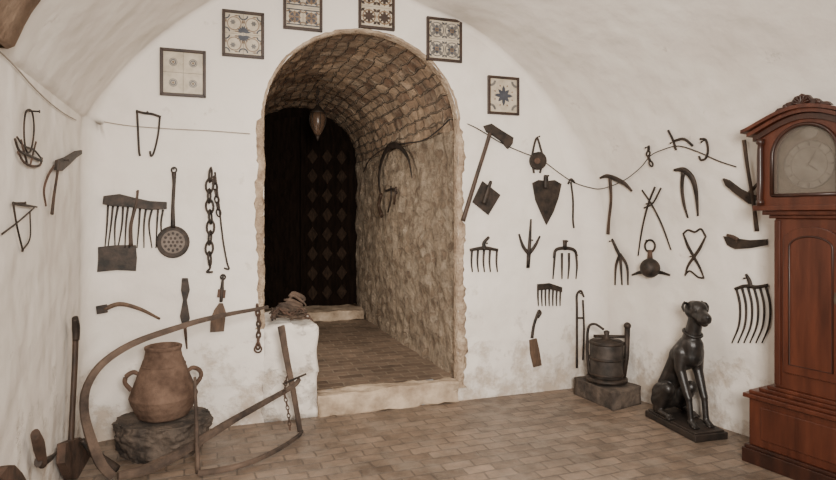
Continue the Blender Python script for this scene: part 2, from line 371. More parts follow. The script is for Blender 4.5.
# floors, step, ledge
mb=MB(); c=[PT(0,0),PT(0,5.6),PT(NP-1,5.6),PT(NP-1,0)]
mb.v=[c[0],c[1],c[2],c[3]]; mb.face(range(4)); mb.build('floor','floor_brick',kind='structure')
SZ=.15; US=-.763
mb=MB(); mb.v=[BP(-1.14,SZ,-.13),BP(UC+HW+.06,SZ,-.13),BP(UC+HW+.06,SZ,-DEP),BP(-1.14,SZ,-DEP)]; mb.face(range(4)); mb.build('floor_passage','passage_brick',kind='structure')
def slab(u0,u1,z0,z1,o0,o1,nx=14,amp=.008,mb=None):
    mb=mb or MB(); bm=bmesh.new(); bmesh.ops.create_cube(bm,size=1); bmesh.ops.subdivide_edges(bm,edges=bm.edges,cuts=nx,use_grid_fill=True)
    b=len(mb.v)
    for v in bm.verts:
        p=BP(u0+(u1-u0)*(v.co.x+.5),z0+(z1-z0)*(v.co.z+.5),o0+(o1-o0)*(v.co.y+.5))
        e_=sum(1 for c_ in v.co if abs(c_)>.499)
        sh=(-NB*(1 if v.co.y>0 else 0)-V((0,0,1 if v.co.z>0 else 0)))*(.5*amp if e_>=2 else 0)
        mb.v.append(p+sh+V((noise.noise(p*9),noise.noise(p*9+V((5,0,0))),noise.noise(p*9+V((0,7,0)))))*amp+V((0,0,1))*amp*.5*noise.noise(p*24))
    for f in bm.faces: mb.face([b+v.index for v in f.verts],0,True)
    bm.free(); return mb
slab(US,UC+HW+.0,0,SZ+.006,-.14,.035,18,.022).build('trim_1','stone_step',kind='structure')
slab(-1.15,US,0,.66,-.75,.006,18,.026).build('trim_2','plaster_ledge',kind='structure')
slab(US-.4,UC+HW,SZ,SZ+.13,-DEP,-2.95,12,.02).build('trim_3','stone_step',kind='structure')
# exposed stone edge around the arch
mb=MB()
path=[(UC+HW,.1+.025*i) for i in range(int((ZS-.1)/.025))]+arch(90)[::-1]+[(UC-HW,ZS-.025*i) for i in range(1,60)]
k=len(path); random.seed(11); blk=[random.uniform(-1,1) for _ in range(400)]; dist=0
for i,(u,z) in enumerate(path):
    if i: dist+=math.hypot(u-path[i-1][0],z-path[i-1][1])
    ou=u-UC; oz=max(0,z-ZS); q=math.hypot(ou,oz)
    right=u>UC
    w=(.050 if right and z<ZS else .017 if z>=ZS else .048)
    if right and z<.9: w+=.012
    w*=1+.28*blk[int(dist/.13)]+.35*noise.noise(V((u*20,z*22,3)))+.25*noise.noise(V((u*50,z*55,7)))
    w=max(.008,w); nu,nzz=ou/q,oz/q; cr2=.009*noise.noise(V((u*18,z*18,9)))+.004*blk[int(dist/.13)]
    mb.v+=[BP(u-nu*.002,z-nzz*.002,-.08),BP(u-nu*(.002-cr2),z-nzz*(.002-cr2),.003+cr2*.3),BP(u+nu*w*.5,z+nzz*w*.5,.006+cr2*.5),BP(u+nu*w,z+nzz*w,.003),BP(u+nu*(w+.004),z+nzz*(w+.004),-.003)]
for i in range(k-1):
    for j in range(4): mb.face((i*5+j,i*5+j+1,(i+1)*5+j+1,(i+1)*5+j),0,True)
mb.build('trim_4','rubble',kind='structure')
# stone rib upper left
mb=MB(); idx=list(range(3,30)); tt=[1.74,1.745,1.85,1.95,2.05,2.15,2.3,2.45]
for a,i in enumerate(idx):
    for b_,t in enumerate(tt):
        p=PT(i,t); c=BP(-.33,1.9)+DL*t; inn=(c-p).normalized()
        if i==3: p=PT(4,t)
        off=(-.02 if b_==0 else .045)+ (0 if b_==0 else .025*noise.noise(p*5))
        mb.v.append(p+inn*off+DL*(.03*noise.noise(p*6)))
n=len(tt)
for a in range(len(idx)-1):
    for b_ in range(n-1): mb.face((a*n+b_,a*n+b_+1,(a+1)*n+b_+1,(a+1)*n+b_),0,True)
mb.build('trim_5','rubble_dark',kind='structure')
# door at the passage end
dr=empty('door_1','dark wooden arched double door at far end of the passage','door',BP(UC,0,-DEP+.05)); dr['kind']='structure'
dorg=BP(UC,0,-DEP+.05)
def dprism(mb,pts,o0,o1): mb.prism([BP(u,z,o0) for u,z in pts],NB*(o1-o0))
for s in (-1,1):
    mb=MB(); n=14
    pts=[(UC+s*.01,SZ+.1)]+[(UC+s*.70,SZ+.1)]+[(UC+s*.70*math.cos(PI/2*i/n),ZS-.05+.62*math.sin(PI/2*i/n)) for i in range(n+1)]
    pts[-1]=(UC+s*.01,pts[-1][1]); dprism(mb,pts,-DEP+.05,-DEP+.1)
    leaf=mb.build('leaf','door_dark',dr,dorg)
    mb=MB()
    for zz in (.35,.60,.85,1.10,1.35,1.6,1.85,2.1):
        for ux in (.08,.27,.46):
            cu=UC+s*(ux+.08); cz=zz+.1
            dprism(mb,[(cu-.07,cz),(cu,cz-.1),(cu+.07,cz),(cu,cz+.1)],-DEP+.1,-DEP+.115)
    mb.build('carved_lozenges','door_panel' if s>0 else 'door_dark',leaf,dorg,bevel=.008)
# ------------------------------------------------------------------ wall tools
def plane_of(pp):
    x0=min(p[0] for p in pp);x1=max(p[0] for p in pp);y0=min(p[1] for p in pp);y1=max(p[1] for p in pp)
    cx=(x0+x1)/2; cy=(y0+y1)/2
    a=hit(cx,y0)[0]; b=hit(cx,y1)[0]; c=hit(x0,cy)[0]; d=hit(x1,cy)[0]
    v=a-b; h=d-c; v=v if v.length>1e-4 else V((0,0,1))
    n=v.cross(h).normalized()
    if n.dot(ray(cx,cy))>0: n=-n
    return a,n
def T(name,label,cat,parts,group=None,off=.008):
    """parts: (part, material, [shapes]); shape: ('t',pts,rpx,opts) rod, ('p',pts,thick,off) plate, ('n',pt) nail, ('c',pts,Lpx,rpx) chain, ('s',pt,rpx) ball"""
    pp=[]
    for _,_,sh in parts:
        for s in sh: pp+= (s[1] if isinstance(s[1],list) else [s[1]])
    O_,n=plane_of(pp)
    def mp(p,o=0):
        d=ray(*p); t=(O_+n*o-CAM).dot(n)/d.dot(n); return CAM+d*t
    cx=sum(p[0] for p in pp)/len(pp); cy=sum(p[1] for p in pp)/len(pp)
    org=mp((cx,cy),off)
    e=empty(name,label,cat,org,0,group)
    for part,mt,sh in parts:
        mb=MB()
        for s in sh:
            if s[0]=='n':
                p=mp(s[1],0); mb.tube([p-n*.01,p+n*(off+.03)],.004,n=6); mb.tube([p+n*(off+.03),p+n*(off+.034)],.007,n=8)
                continue
            o=s[3] if len(s)>3 and isinstance(s[3],dict) else {}
            if s[0]=='t':
                fl=o.get('flat',.7); r=s[2] if isinstance(s[2],list) else [s[2]]*2
                sc=mp(s[1][0]).y/F; r=[x*sc*.92 for x in r]; oo=off+max(r)*fl+o.get('o',0)
                P=[mp(p,oo) for p in s[1]]
                if o.get('sm',1) and len(P)>2: P=cr(P,6,o.get('closed',False))
                mb.tube(P,r,nrm=n,flat=fl,n=o.get('n',10),closed=o.get('closed',False))
            elif s[0]=='p':
                th=s[2]; oo=o.get('o',0)+off
                mb.prism([mp(p,oo) for p in s[1]],n*th)
            elif s[0]=='c':
                sc=mp(s[1][0]).y/F; mb.chain([mp(p,off+s[2]*sc*.3) for p in s[1]],s[2]*sc,s[3]*sc)
            elif s[0]=='s':
                sc=mp(s[1]).y/F; mb.sphere(mp(s[1],off+s[2]*sc),s[2]*sc)
        mb.build(part,mt,e,org,bevel=.0015 if any(s[0]=='p' for s in sh) else 0)
    return e
def circ(cx,cy,rx,ry=None,n=20,a0=0,a1=360):
    ry=ry or rx; full=abs(a1-a0)>=360
    return [(cx+rx*math.cos(math.radians(a0+(a1-a0)*i/(n if full else n-1))),cy+ry*math.sin(math.radians(a0+(a1-a0)*i/(n if full else n-1)))) for i in range(n)]
C={'closed':True}
# left wall
T('iron_trap','iron spring trap with long loop hanging high on left wall','trap',[
 ('loop','iron',[('t',[(26,112),(32,112),(34,130),(31,150),(26,150),(24,130)],1.3,C),('n',(29,111))]),
 ('jaw','iron',[('t',[(15,139),(19,150),(28,155),(42,161)],1.6),('t',[(17,137),(24,146),(34,150),(41,158)],1.3)]),
 ('spring','rust',[('t',[(18,152),(24,162),(32,166),(40,165),(42,158)],1.5),('t',[(21,140),(27,163)],1.5),('t',[(36,142),(30,166)],1.2)])])
T('pruning_hatchet','hooked pruning hatchet hanging beside the spring trap on left wall','hatchet',[
 ('handle','wood_dark',[('t',[(52,214),(54,196),(57,176),(59,162)],[2.4,2,1.8,1.8])]),
 ('blade','iron',[('p',[(54,170),(55,160),(64,157),(74,151),(80,150),(80,154),(74,158),(67,165),(60,171)],.012),('n',(59,160))]),
 ('hook','rust',[('t',[(46,206),(44,190),(48,176),(54,166)],[1.3,1.6,1.6,1.6])])],off=.012)
T('folding_gauge','thin iron rod bracket at left edge below the trap','bracket',[
 ('rod','iron',[('t',[(13,203),(24,205),(37,207)],[1.6,1.6,1],),('t',[(13,202),(17,226),(23,251)],1.4),('n',(14,203))]),
 ('brace','iron',[('t',[(2,234),(18,222),(34,208)],1.2),('t',[(22,251),(30,238),(30,212)],1.1)])])
# back wall left
T('double_hook','two-pronged iron meat hook above the big comb','hook',[
 ('hook','iron',[('t',[(137,110),(138,130),(139,150),(140,156)],1.2),('t',[(136,111),(144,113),(152,114),(161,117)],1.4),('t',[(160,116),(158,135),(154,152),(151,156),(150,151)],1.1),('n',(148,113))])])
tin=[('t',[(x0,205+ (x0-104)*.08),(x0-1-(k%3),225),(x0-3-(k%2)*2+(3 if k>6 else 0),248)],[1.2,1.0,.6]) for k,x0 in enumerate((108,113,118,123,128,134,140,146,152,158,163))]
T('flax_comb','wide dark comb with long iron tines on left of back wall','comb',[
 ('bar','iron',[('p',[(104,196),(120,194),(136,198),(150,201),(167,202),(167,209),(150,210),(130,207),(112,206),(103,204)],.03),('n',(134,199))])]+
 [('tine','iron',[t]) for t in tin])
T('square_hoe','square iron hoe blade hanging below the wide comb','hoe',[
 ('blade','iron',[('p',[(98,247),(116,245),(136,245),(137,258),(136,271),(117,270),(97,272),(98,260)],.012)]),
 ('shank','wood_dark',[('t',[(131,246),(131,225),(136,205),(138,190)],[2.2,1.8,1.5,1.2],{'o':.03}),('n',(137,192))])])
T('skimmer','round perforated skimmer with long handle beside the comb','skimmer',[
 ('rim','iron',[('p',circ(173,242,16,15.5,24),.010),('t',circ(173,242,15.5,15,24),1.4,{'closed':True,'sm':0})]),
 ('strainer','tin_light',[('p',circ(173,242,12,11.6,24),.003,{'o':.010})]),
 ('hole_pattern','iron',[('p',circ(173+a,242+b_,1.5,1.5,8),.002,{'o':.0132}) for a,b_ in [(0,0)]+[(4.2*math.cos(q),4.2*math.sin(q)) for q in [PI/3*i for i in range(6)]]+[(8.6*math.cos(q),8.6*math.sin(q)) for q in [PI/6*i for i in range(12)]]]),
 ('handle','iron',[('t',[(173,228),(173,205),(174,185),(174,172)],[2.6,1.8,1.8,2.6]),('t',circ(174,170,2.6,2.6,10),.9,C),('n',(174,169))])])
T('iron_chain','heavy iron chain with big links hanging on back wall','chain',[
 ('links','iron',[('c',[(211,168),(209,195),(211,225),(209,250),(210,262)],14,1.1),('n',(211,168))]),
 ('end_hook','iron',[('t',[(210,260),(210,268),(207,272),(213,272)],1.3)]),
 ('side_rod','iron',[('t',[(215,172),(219,205),(223,240),(227,262),(229,269),(224,268)],1.0),('c',[(214,176),(217,200),(219,215)],8,.8)])])
T('bent_tool','bent wooden tool handle hung level above the clay jar','tool',[
 ('shaft','wood_tool',[('t',[(104,309),(120,304),(140,309),(160,319)],[2.6,2.4,2.0,1.4]),('n',(122,303))]),
 ('tip','iron',[('p',[(96,306),(107,304),(108,312),(97,314)],.02)])])
T('farrier_rasp','narrow iron rasp hanging by a ring above the jar','rasp',[
 ('blade','iron',[('p',[(182,278),(188,278),(190,290),(187,300),(190,318),(187,328),(183,328),(180,316),(183,300),(181,290)],.012),('n',(185,279))]),
 ('tang','rust',[('t',[(185,327),(186,338),(187,349)],[1.8,1.5,.8])])])
T('iron_spatula','slim iron spatula with flared blade right of the rasp','spatula',[
 ('handle','iron',[('t',[(223,275),(222,290),(221,302)],[1,2.2,1.8]),('t',circ(223,277,2.4,2.4,10),.9,C),('n',(223,276))]),
 ('collar','rust',[('p',[(218,289),(226,290),(225,298),(217,297)],.015)]),
 ('blade','wood_tool',[('p',[(214,310),(219,303),(223,303),(226,312),(224,331),(210,332),(211,318)],.015)])])
T('thin_chain','thin chain hanging at the left edge of the arch','chain',[
 ('links','rust',[('c',[(257,304),(259,325),(258,348)],7,1.0),('n',(257,304))]),
 ('ring','rust',[('t',circ(258,349,3.5,3.5,12),1.0,C)])])
# passage wall
T('big_sickle','large curved iron sickle hanging inside the passage','sickle',[
 ('blade','iron',[('t',[(412,178),(408,158),(398,146),(388,148),(381,163),(379,182),(381,196)],[1.2,2.4,3.4,4.2,3.8,3.0,2.2],{'flat':.35}),('n',(395,146))]),
 ('handle','wood_dark',[('t',[(381,194),(379,206),(382,216)],[2.6,2.4,2.6])])],off=.04)
T('hand_scythe','short iron hook and rod hanging below the large sickle','hook',[
 ('rod','iron',[('t',[(391,186),(391,198),(388,212)],[1.2,1.4,1.2]),('t',[(386,191),(393,189),(397,193)],1.4)]),
 ('shaft','wood_dark',[('t',[(396,187),(394,204)],1.6)])],off=.04)
# back wall right of arch
T('mattock','long-handled mattock hung diagonally right of the arch','mattock',[
 ('handle','wood_dark',[('t',[(463,221),(470,198),(478,172),(485,150),(491,130)],[2.6,2.4,2.2,2.2,2.2],{'o':.006})]),
 ('head','iron',[('p',[(483,126),(490,124),(499,130),(512,138),(511,144),(507,149),(500,141),(493,136),(486,132)],.03),('n',(489,127))])])
T('diamond_hoe','small tilted square hoe blade beside the mattock handle','hoe',[
 ('blade','iron',[('p',[(482,181),(500,195),(488,215),(472,202)],.012)]),
 ('socket','iron',[('t',[(484,204),(488,190),(491,181)],[3,2.4,1.6],{'o':.01}),('n',(489,184))])])
T('pulley','small round iron pulley hanging from wire','pulley',[
 ('strap','iron',[('t',[(534,173),(532,160),(534,146),(537,138),(540,146),(543,160),(540,173)],1.2),('n',(537,137))]),
 ('wheel','iron',[('p',circ(537,161,8,9,20),.03)]),
 ('hub','rust',[('p',circ(537,161,3,3.2,12),.008,{'o':.03})])])
T('heart_spade','dark heart-shaped spade blade hanging below the pulley','spade',[
 ('blade','iron',[('p',[(532,183),(538,180),(546,181),(554,180),(561,184),(558,198),(553,212),(546,225),(541,214),(535,200)],.012)]),
 ('socket','iron',[('t',[(546,188),(546,182),(546,175)],[3,3,2.4],{'o':.008}),('n',(546,176))])])
T('thin_hook','thin straight iron rod with hooked end near room corner','hook',[
 ('rod','iron',[('t',[(571,182),(573,200),(573,220),(574,228)],1.1),('t',[(568,184),(571,179),(575,183)],1.1),('n',(571,181))])])
T('rake_head','five-tined rake head hanging upright beside the arch','rake',[
 ('bar','iron',[('t',[(470,250),(484,248),(498,250)],[1.6,2.2,1.6]),('n',(485,243))]),
 ('socket','iron',[('t',[(485,250),(484,243),(489,237)],[2.4,2,1.6])])]+
 [('tine','iron',[('t',[(x,250),(x-.5,262),(x+.5,272)],[1.3,1.1,.7])]) for x in (472,478,484,490,497)])
T('claw_cultivator','three-pronged iron claw between rake head and fork','cultivator',[
 ('socket','iron',[('t',[(528,268),(529,252)],[2,2.4])]),
 ('prong','iron',[('t',[(529,254),(523,246),(519,234)],[2,1.8,1])]),
 ('prong','iron',[('t',[(529,254),(530,238),(531,219)],[2,1.8,1]),('n',(530,240))]),
 ('prong','iron',[('t',[(529,254),(535,246),(540,236)],[2,1.8,1])])])
T('pitchfork_head','small four-tined fork head right of the claw','fork',[
 ('socket','iron',[('t',[(565,240),(565,250)],[2.6,2]),('n',(565,241))]),
 ('bar','iron',[('t',[(554,258),(556,250),(565,248),(574,250),(577,256)],[1.4,1.8,2,1.8,1.4])])]+
 [('tine','iron',[('t',[(a,253),(b_,266),(c_,279)],[1.4,1.2,.7])]) for a,b_,c_ in ((555,554,553),(562,562,562),(569,569,568),(576,577,576))])
T('small_rake','short seven-toothed rake head under the claw','rake',[
 ('bar','iron',[('p',[(537,284),(549,283),(561,287),(561,292),(549,289),(537,290)],.02),('n',(549,286))])]+
 [('tooth','iron',[('t',[(538+x*3.8,288),(538+x*3.7,297),(538.5+x*3.6,306)],[1.1,1.0,.6])]) for x in range(7)])
T('hoof_knife','wood-bladed scraper with hooked handle low on back wall','scraper',[
 ('handle','iron',[('t',[(532,338),(534,325),(537,316),(539,310)],[1.8,1.6,1.8,1.2]),('t',[(539,310),(541,313),(538,318)],1.1),('n',(537,312))]),
 ('blade','wood_tool',[('p',[(529,340),(536,338),(539,352),(541,365),(533,367),(530,354)],.015)])])
# right wall
T('pickaxe','dark pickaxe with short handle near the room corner','pickaxe',[
 ('head','iron',[('t',[(600,178),(607,176),(616,179),(625,184),(632,191)],[1.2,2.2,2.6,2.2,1.2]),('n',(611,176))]),
 ('handle','wood_dark',[('t',[(610,178),(611,200),(609,220),(608,234)],[2.2,1.8,1.8,2.2])])],off=.014)
T('calipers','tall thin iron calipers hanging open on right wall','calipers',[
 ('leg','iron',[('t',[(655,187),(648,205),(642,230),(638,256)],[1.2,1.2,1.1,.8])]),
 ('leg','iron',[('t',[(642,190),(652,205),(662,225),(671,250)],[1,1.1,1.1,.8])]),
 ('crossbar','iron',[('t',[(644,208),(653,203),(661,188)],1),('n',(650,203))])])
T('curved_pincers','stout curved iron pincers hanging beside the calipers','pincers',[
 ('arm','iron',[('t',[(674,170),(684,170),(692,178),(696,192),(698,216)],[1.4,3,3.2,2.4,1]),('n',(684,169))]),
 ('arm','iron',[('t',[(683,172),(682,188),(684,204),(688,218)],[2.4,2,1.8,1])])])
T('wall_bracket','small forked iron bracket on the hanging wire','bracket',[
 ('fork','iron',[('t',[(668,130),(673,140),(676,150)],1.4),('t',[(674,141),(684,139),(693,146)],1.5),('n',(674,141))])])
T('short_chain','short chain dangling from the wire on right wall','chain',[
 ('links','iron',[('c',[(649,146),(648,156),(652,166)],6,.9),('n',(649,146))])])
T('s_hook','curled iron hook hanging right of the forked bracket','hook',[
 ('hook','iron',[('t',[(700,139),(706,140),(708,150),(706,158),(701,160),(699,156)],1.3),('n',(705,140))])])
T('trident','small three-pronged fork hanging under the pickaxe','fork',[
 ('shank','iron',[('t',[(612,239),(616,248),(620,256)],[1.4,2,2]),('n',(613,241))])]+
 [('prong','iron',[('t',[(620,254),(a,266),(b_,285)],[1.8,1.6,.9])]) for a,b_ in ((616,615),(621,622),(627,628))])
T('round_lantern','round iron oil lamp with ring handle on right wall','lamp',[
 ('reservoir','iron',[('s',(650,268),9.5),]),
 ('rim','iron',[('t',[(632,275),(642,272),(658,272),(670,275)],[1,2,2,1])]),
 ('neck','rust',[('t',[(650,260),(650,250)],[3.5,2.4])]),
 ('handle','iron',[('t',circ(650,246,5,6,14),1.2,C),('n',(650,240))])])
T('sheep_shears','crossed iron sheep shears hanging open','shears',[
 ('blade','iron',[('t',[(683,233),(688,246),(694,257),(700,268),(704,278)],[1,1.8,1.8,1.4,.8],{'flat':.4})]),
 ('blade','iron',[('t',[(706,236),(700,248),(694,257),(688,266),(685,276)],[1,1.8,1.8,1.4,.8],{'flat':.4,'o':.005}),('n',(694,256))]),
 ('upper_bow','iron',[('t',[(683,234),(688,230),(695,232),(701,229),(706,237)],1.1)]),
 ('lower_bow','iron',[('t',[(685,275),(690,271),(698,277),(704,278)],1)])])
T('adze','iron adze with crossed handles beside the clock hood','adze',[
 ('handle','wood_dark',[('t',[(744,140),(748,170),(753,200),(757,231)],[2.2,2,2,2.6],{'o':.006})]),
 ('blade','iron',[('p',[(724,178),(730,180),(742,189),(752,194),(762,197),(762,205),(750,203),(738,194),(727,185)],.02),('n',(749,196))]),
 ('wedge','iron',[('t',[(745,198),(752,190),(761,180)],[1.6,2,1.2])])])
T('drawknife','dark drawknife with pointed blade beside the clock trunk','knife',[
 ('blade','iron',[('p',[(724,236),(735,238),(750,240),(768,239),(768,245),(752,248),(736,249),(728,245)],.012)]),
 ('handle','wood_dark',[('t',[(738,240),(733,237),(727,235)],[2.4,2.2,1.6],{'o':.006}),('n',(740,241))])])
T('hay_fork','large hay fork head with long curved tines beside clock','fork',[
 ('bar','iron',[('t',[(735,289),(745,286),(757,287),(768,285)],[1.6,2,2,1.6])]),
 ('socket','iron',[('t',[(751,287),(749,280),(746,274)],[2.4,2.2,1.4]),('n',(748,278))])]+
 [('tine','iron',[('t',[(x,287),(x+4,305),(x+3,325),(x-4,343)],[1.4,1.3,1.1,.7])]) for x in (736,742,748,754,760,766)])
# framed tiles
def frame(x0,y0,x1,y1,pat,label,nx=2,ny=2):
    a=uz(x0,y0); b_=uz(x1,y0); c=uz(x0,y1); d=uz(x1,y1)
    u0=(a[0]+c[0])/2; u1=(b_[0]+d[0])/2; z1=(a[1]+b_[1])/2; z0=(c[1]+d[1])/2
    org=BP((u0+u1)/2,(z0+z1)/2,0); e=empty('framed_tiles',label,'framed tiles',org,0,'framed tile pictures around the arch')
    w=.020; mb=MB()
    outer=[(u0,z0),(u1,z0),(u1,z1),(u0,z1)]; inner=[(u0+w,z0+w),(u1-w,z0+w),(u1-w,z1-w),(u0+w,z1-w)]
    for i in range(4):
        j=(i+1)%4; mb.prism([BP(*outer[i],.002),BP(*outer[j],.002),BP(*inner[j],.002),BP(*inner[i],.002)],NB*.026)
    mb.build('frame','frame_wood',e,org,bevel=.003)
    mb=MB(); mb.prism([BP(u0+.005,z0+.005,.001),BP(u1-.005,z0+.005,.001),BP(u1-.005,z1-.005,.001),BP(u0+.005,z1-.005,.001)],NB*.008); mb.build('backing','frame_wood',e,org)
    tw=(u1-u0-2*w)/nx; th=(z1-z0-2*w)/ny
    for ix in range(nx):
        for iy in range(ny):
            cu=u0+w+tw*(ix+.5); cz=z0+w+th*(iy+.5); s=min(tw,th)/2; mb=MB(); hx=tw/2-.001; hz=th/2-.001; lay=[0]
            mb.prism([BP(cu-hx,cz-hz,.009),BP(cu+hx,cz-hz,.009),BP(cu+hx,cz+hz,.009),BP(cu-hx,cz+hz,.009)],NB*.008)
            def P(pts,mi):
                lay[0]+=1; mb.prism([BP(cu+x*s,cz+z*s,.0165) for x,z in pts],NB*(.0012+.00003*lay[0]),mi)
            def petal(x,z,ang,l,wd,mi): 
                ca,sa=math.cos(ang),math.sin(ang)
                P([(x+ca*p-sa*q,z+sa*p+ca*q) for p,q in ((0,0),(l*.35,-wd),(l*.7,-wd*.8),(l,0),(l*.7,wd*.8),(l*.35,wd))],mi)
            def ring(x,z,r0,r1,mi,a0=0,a1=360,n=16):
                for k in range(n):
                    p=math.radians(a0+(a1-a0)*k/n); q=math.radians(a0+(a1-a0)*(k+1)/n)
                    P([(x+r0*math.cos(p),z+r0*math.sin(p)),(x+r1*math.cos(p),z+r1*math.sin(p)),(x+r1*math.cos(q),z+r1*math.sin(q)),(x+r0*math.cos(q),z+r0*math.sin(q))],mi)
            def corners(r0,r1,mi):
                for a_,b2,p,q in ((-1,-1,0,90),(1,-1,90,180),(1,1,180,270),(-1,1,270,360)): ring(a_*.97,b2*.97,r0,r1,mi,p,q,6)
            sx=1 if ix==0 else -1; sz=1 if iy==0 else -1
            if pat=='flower':
                ring(0,0,.0,.13,2,n=12); ring(0,0,.20,.30,1); ring(0,0,.36,.43,3)
            elif pat=='curl':
                c0=(sx*.98,sz*.98)
                for k in range(4):
                    ang=math.atan2(-sz,-sx)+(k-1.5)*.42; petal(c0[0],c0[1],ang,.85,.12,1)
                corners(.36,.52,1)
                for k in range(6): petal(-sx*.15,-sz*.15,k*PI/3,.32,.11,3)
                ring(0,0,.70,.80,2)
                for a_ in (-1,1): petal(a_*.9,0,PI/2,.5,.08,2); petal(0,a_*.9,0,.5,.08,2)
            elif pat=='ornate':
                for k in range(4): petal(0,0,k*PI/2+PI/4,1.1,.24,1); petal(0,0,k*PI/2,.8,.15,2)
                ring(0,0,.55,.68,2); corners(.3,.45,2)
                P([(-.95,-.97),(.95,-.97),(.95,-.83),(-.95,-.83)],1); P([(-.95,.83),(.95,.83),(.95,.97),(-.95,.97)],1)
            elif pat=='lattice':
                for k in (-1,1):
                    P([(-.97,-.85*k),(-.85,-.97*k),(.97,.85*k),(.85,.97*k)],1)
                for k in range(4): petal(0,0,k*PI/2,1.0,.2,1)
                for k in range(4): petal(0,0,k*PI/2+PI/4,.75,.17,1)
                ring(0,0,.72,.88,2); corners(.2,.42,1)
            elif pat=='star':
                for k in range(8): petal(0,0,k*PI/4,.7 if k%2==0 else .58,.13,1)
                for k in range(8): petal(.62*math.cos(k*PI/4+.39),.62*math.sin(k*PI/4+.39),k*PI/4+.39,.16,.05,2)
                corners(.24,.40,3)
            elif pat=='leaf':
                for k in range(4): petal(0,0,k*PI/2+PI/4,1.15,.24,3)
                for k in range(4): petal(.0,0,k*PI/2,.7,.15,1)
                ring(0,0,.12,.24,2); ring(0,0,.82,.95,3); corners(.12,.3,1)
            mb.build('tile',['tile_cream','frame_wood' if pat=='lattice' else 'tile_blue','tile_brown','tile_grey'],e,org)
frame(160,50,206,97,'flower','framed cream tiles with four small round motifs, lowest on the left')
frame(222,12,264,58,'curl','framed tiles with dark blue curling petals, second from the left')
frame(283,-14,322,31,'ornate','framed ornate brown and blue tiles above the arch, left of its top')
frame(358,-14,394,30,'lattice','framed brown-black lattice tiles above the arch, right of its top')
frame(426,19,461,62,'leaf','framed grey leaf-pattern tiles up and right of the arch')
frame(487,77,518,115,'star','framed single tile with dark eight-pointed star, furthest right',1,1)
# wires
def wire(name,label,pts,mt,r,off=.01):
    P=[]
    for p in pts:
        l,n=hit(*p); P.append(l+n*off)
    P=cr(P,5); mb=MB(); mb.tube(P,r,n=6); return tag(mb.build(name,mt),label,'wire')
wire('cable','thin pale cable sagging along the top of left wall',[(-14,38),(10,64),(30,86),(48,103),(63,114),(74,120)],'cable',.003)
wire('cable','thin pale cable across back wall from corner to arch',[(104,122),(130,126),(170,129),(210,131),(250,134)],'cable',.003)
wire('hanging_wire','black wire strung from the arch over the tools at right',[(457,119),(475,128),(500,143),(520,152),(540,160),(558,173),(572,182),(590,187),(604,188),(625,180),(642,167),(652,155),(664,149),(680,145),(700,151),(720,160),(738,166)],'wire_black',.0038,.018)
wire('hanging_wire','black wire sagging inside the passage from the arch edge to the sickle',[(453,119),(440,131),(425,141),(405,144),(388,148),(372,160),(366,172)],'wire_black',.006,.03)
# ------------------------------------------------------------------ lantern in passage
lc=BP(UC,0,-2.08); e=empty('hanging_lantern','small amber glass lantern hanging inside the passage','lantern',(lc.x,lc.y,2.29))
mb=MB(); mb.chain([V((0,0,.53)),V((0,0,.33))],.05,.005); mb.build('chain','iron',e)
mb=MB(); mb.lathe([(.015,0),(.045,.04),(.075,.12),(.082,.2),(.07,.25)],n=20); mb.build('glass_shade','lamp_glass',e)
mb=MB(); mb.lathe([(.072,.245),(.084,.252),(.076,.262),(.04,.30),(.012,.34)],n=20); mb.lathe([(.005,-.05),(.015,-.02),(.025,.005)],n=12)
for k in range(6):
    a=k*PI/3; mb.tube(cr([V((.016*math.cos(a),.016*math.sin(a),0)),V((.078*math.cos(a),.078*math.sin(a),.12)),V((.086*math.cos(a),.086*math.sin(a),.2)),V((.074*math.cos(a),.074*math.sin(a),.25))],4),.004,n=5)
mb.build('metal_cage','iron',e)
# ------------------------------------------------------------------ wood and chain heap on ledge
org=BP(-.95,.665,-.25); e=empty('scrap_heap','low dark tangle of old wood, rope and chain on the white ledge','heap',org)
random.seed(9)
for k in range(9):
    mb=MB(); u0=-1.10+.022*k; oo=-.07-.06*k; z0=.685+.008*k
    P=[BP(u0+random.uniform(-.0,.04),z0+random.uniform(-.005,.06),oo-random.uniform(-.05,.12)),BP(u0+.07,z0+.02+random.uniform(0,.08),oo+random.uniform(-.04,.03)),BP(u0+.15,z0+.01+random.uniform(-.01,.05),oo-.05),BP(-.80+random.uniform(-.03,.02),z0-.004,oo+random.uniform(-.08,.04))]
    r0=random.uniform(.006,.012)
    mb.tube(cr(P,5),[r0,r0*1.7,r0*1.5,r0*.7],n=8,rough=.5); mb.build('branch','wood_old',e,org)
for q in range(3):
    mb=MB(); P=[]
    for i in range(16):
        P.append(BP(-.95+.12*math.sin(i*1.37+q*2.1),.70+.05*abs(math.sin(i*.83+q)),-.12-.08*q+.07*math.cos(i*1.13+q*1.7)))
    mb.tube(cr(P,6),.006,n=6); mb.build('rope','rope',e,org)
mb=MB(); mb.chain([BP(-1.09,.72,-.05),BP(-1.03,.78,-.08),BP(-.95,.73,-.05),BP(-.88,.77,-.08),BP(-.80,.69,-.045)],.04,.005); mb.build('chain','rust',e,org)
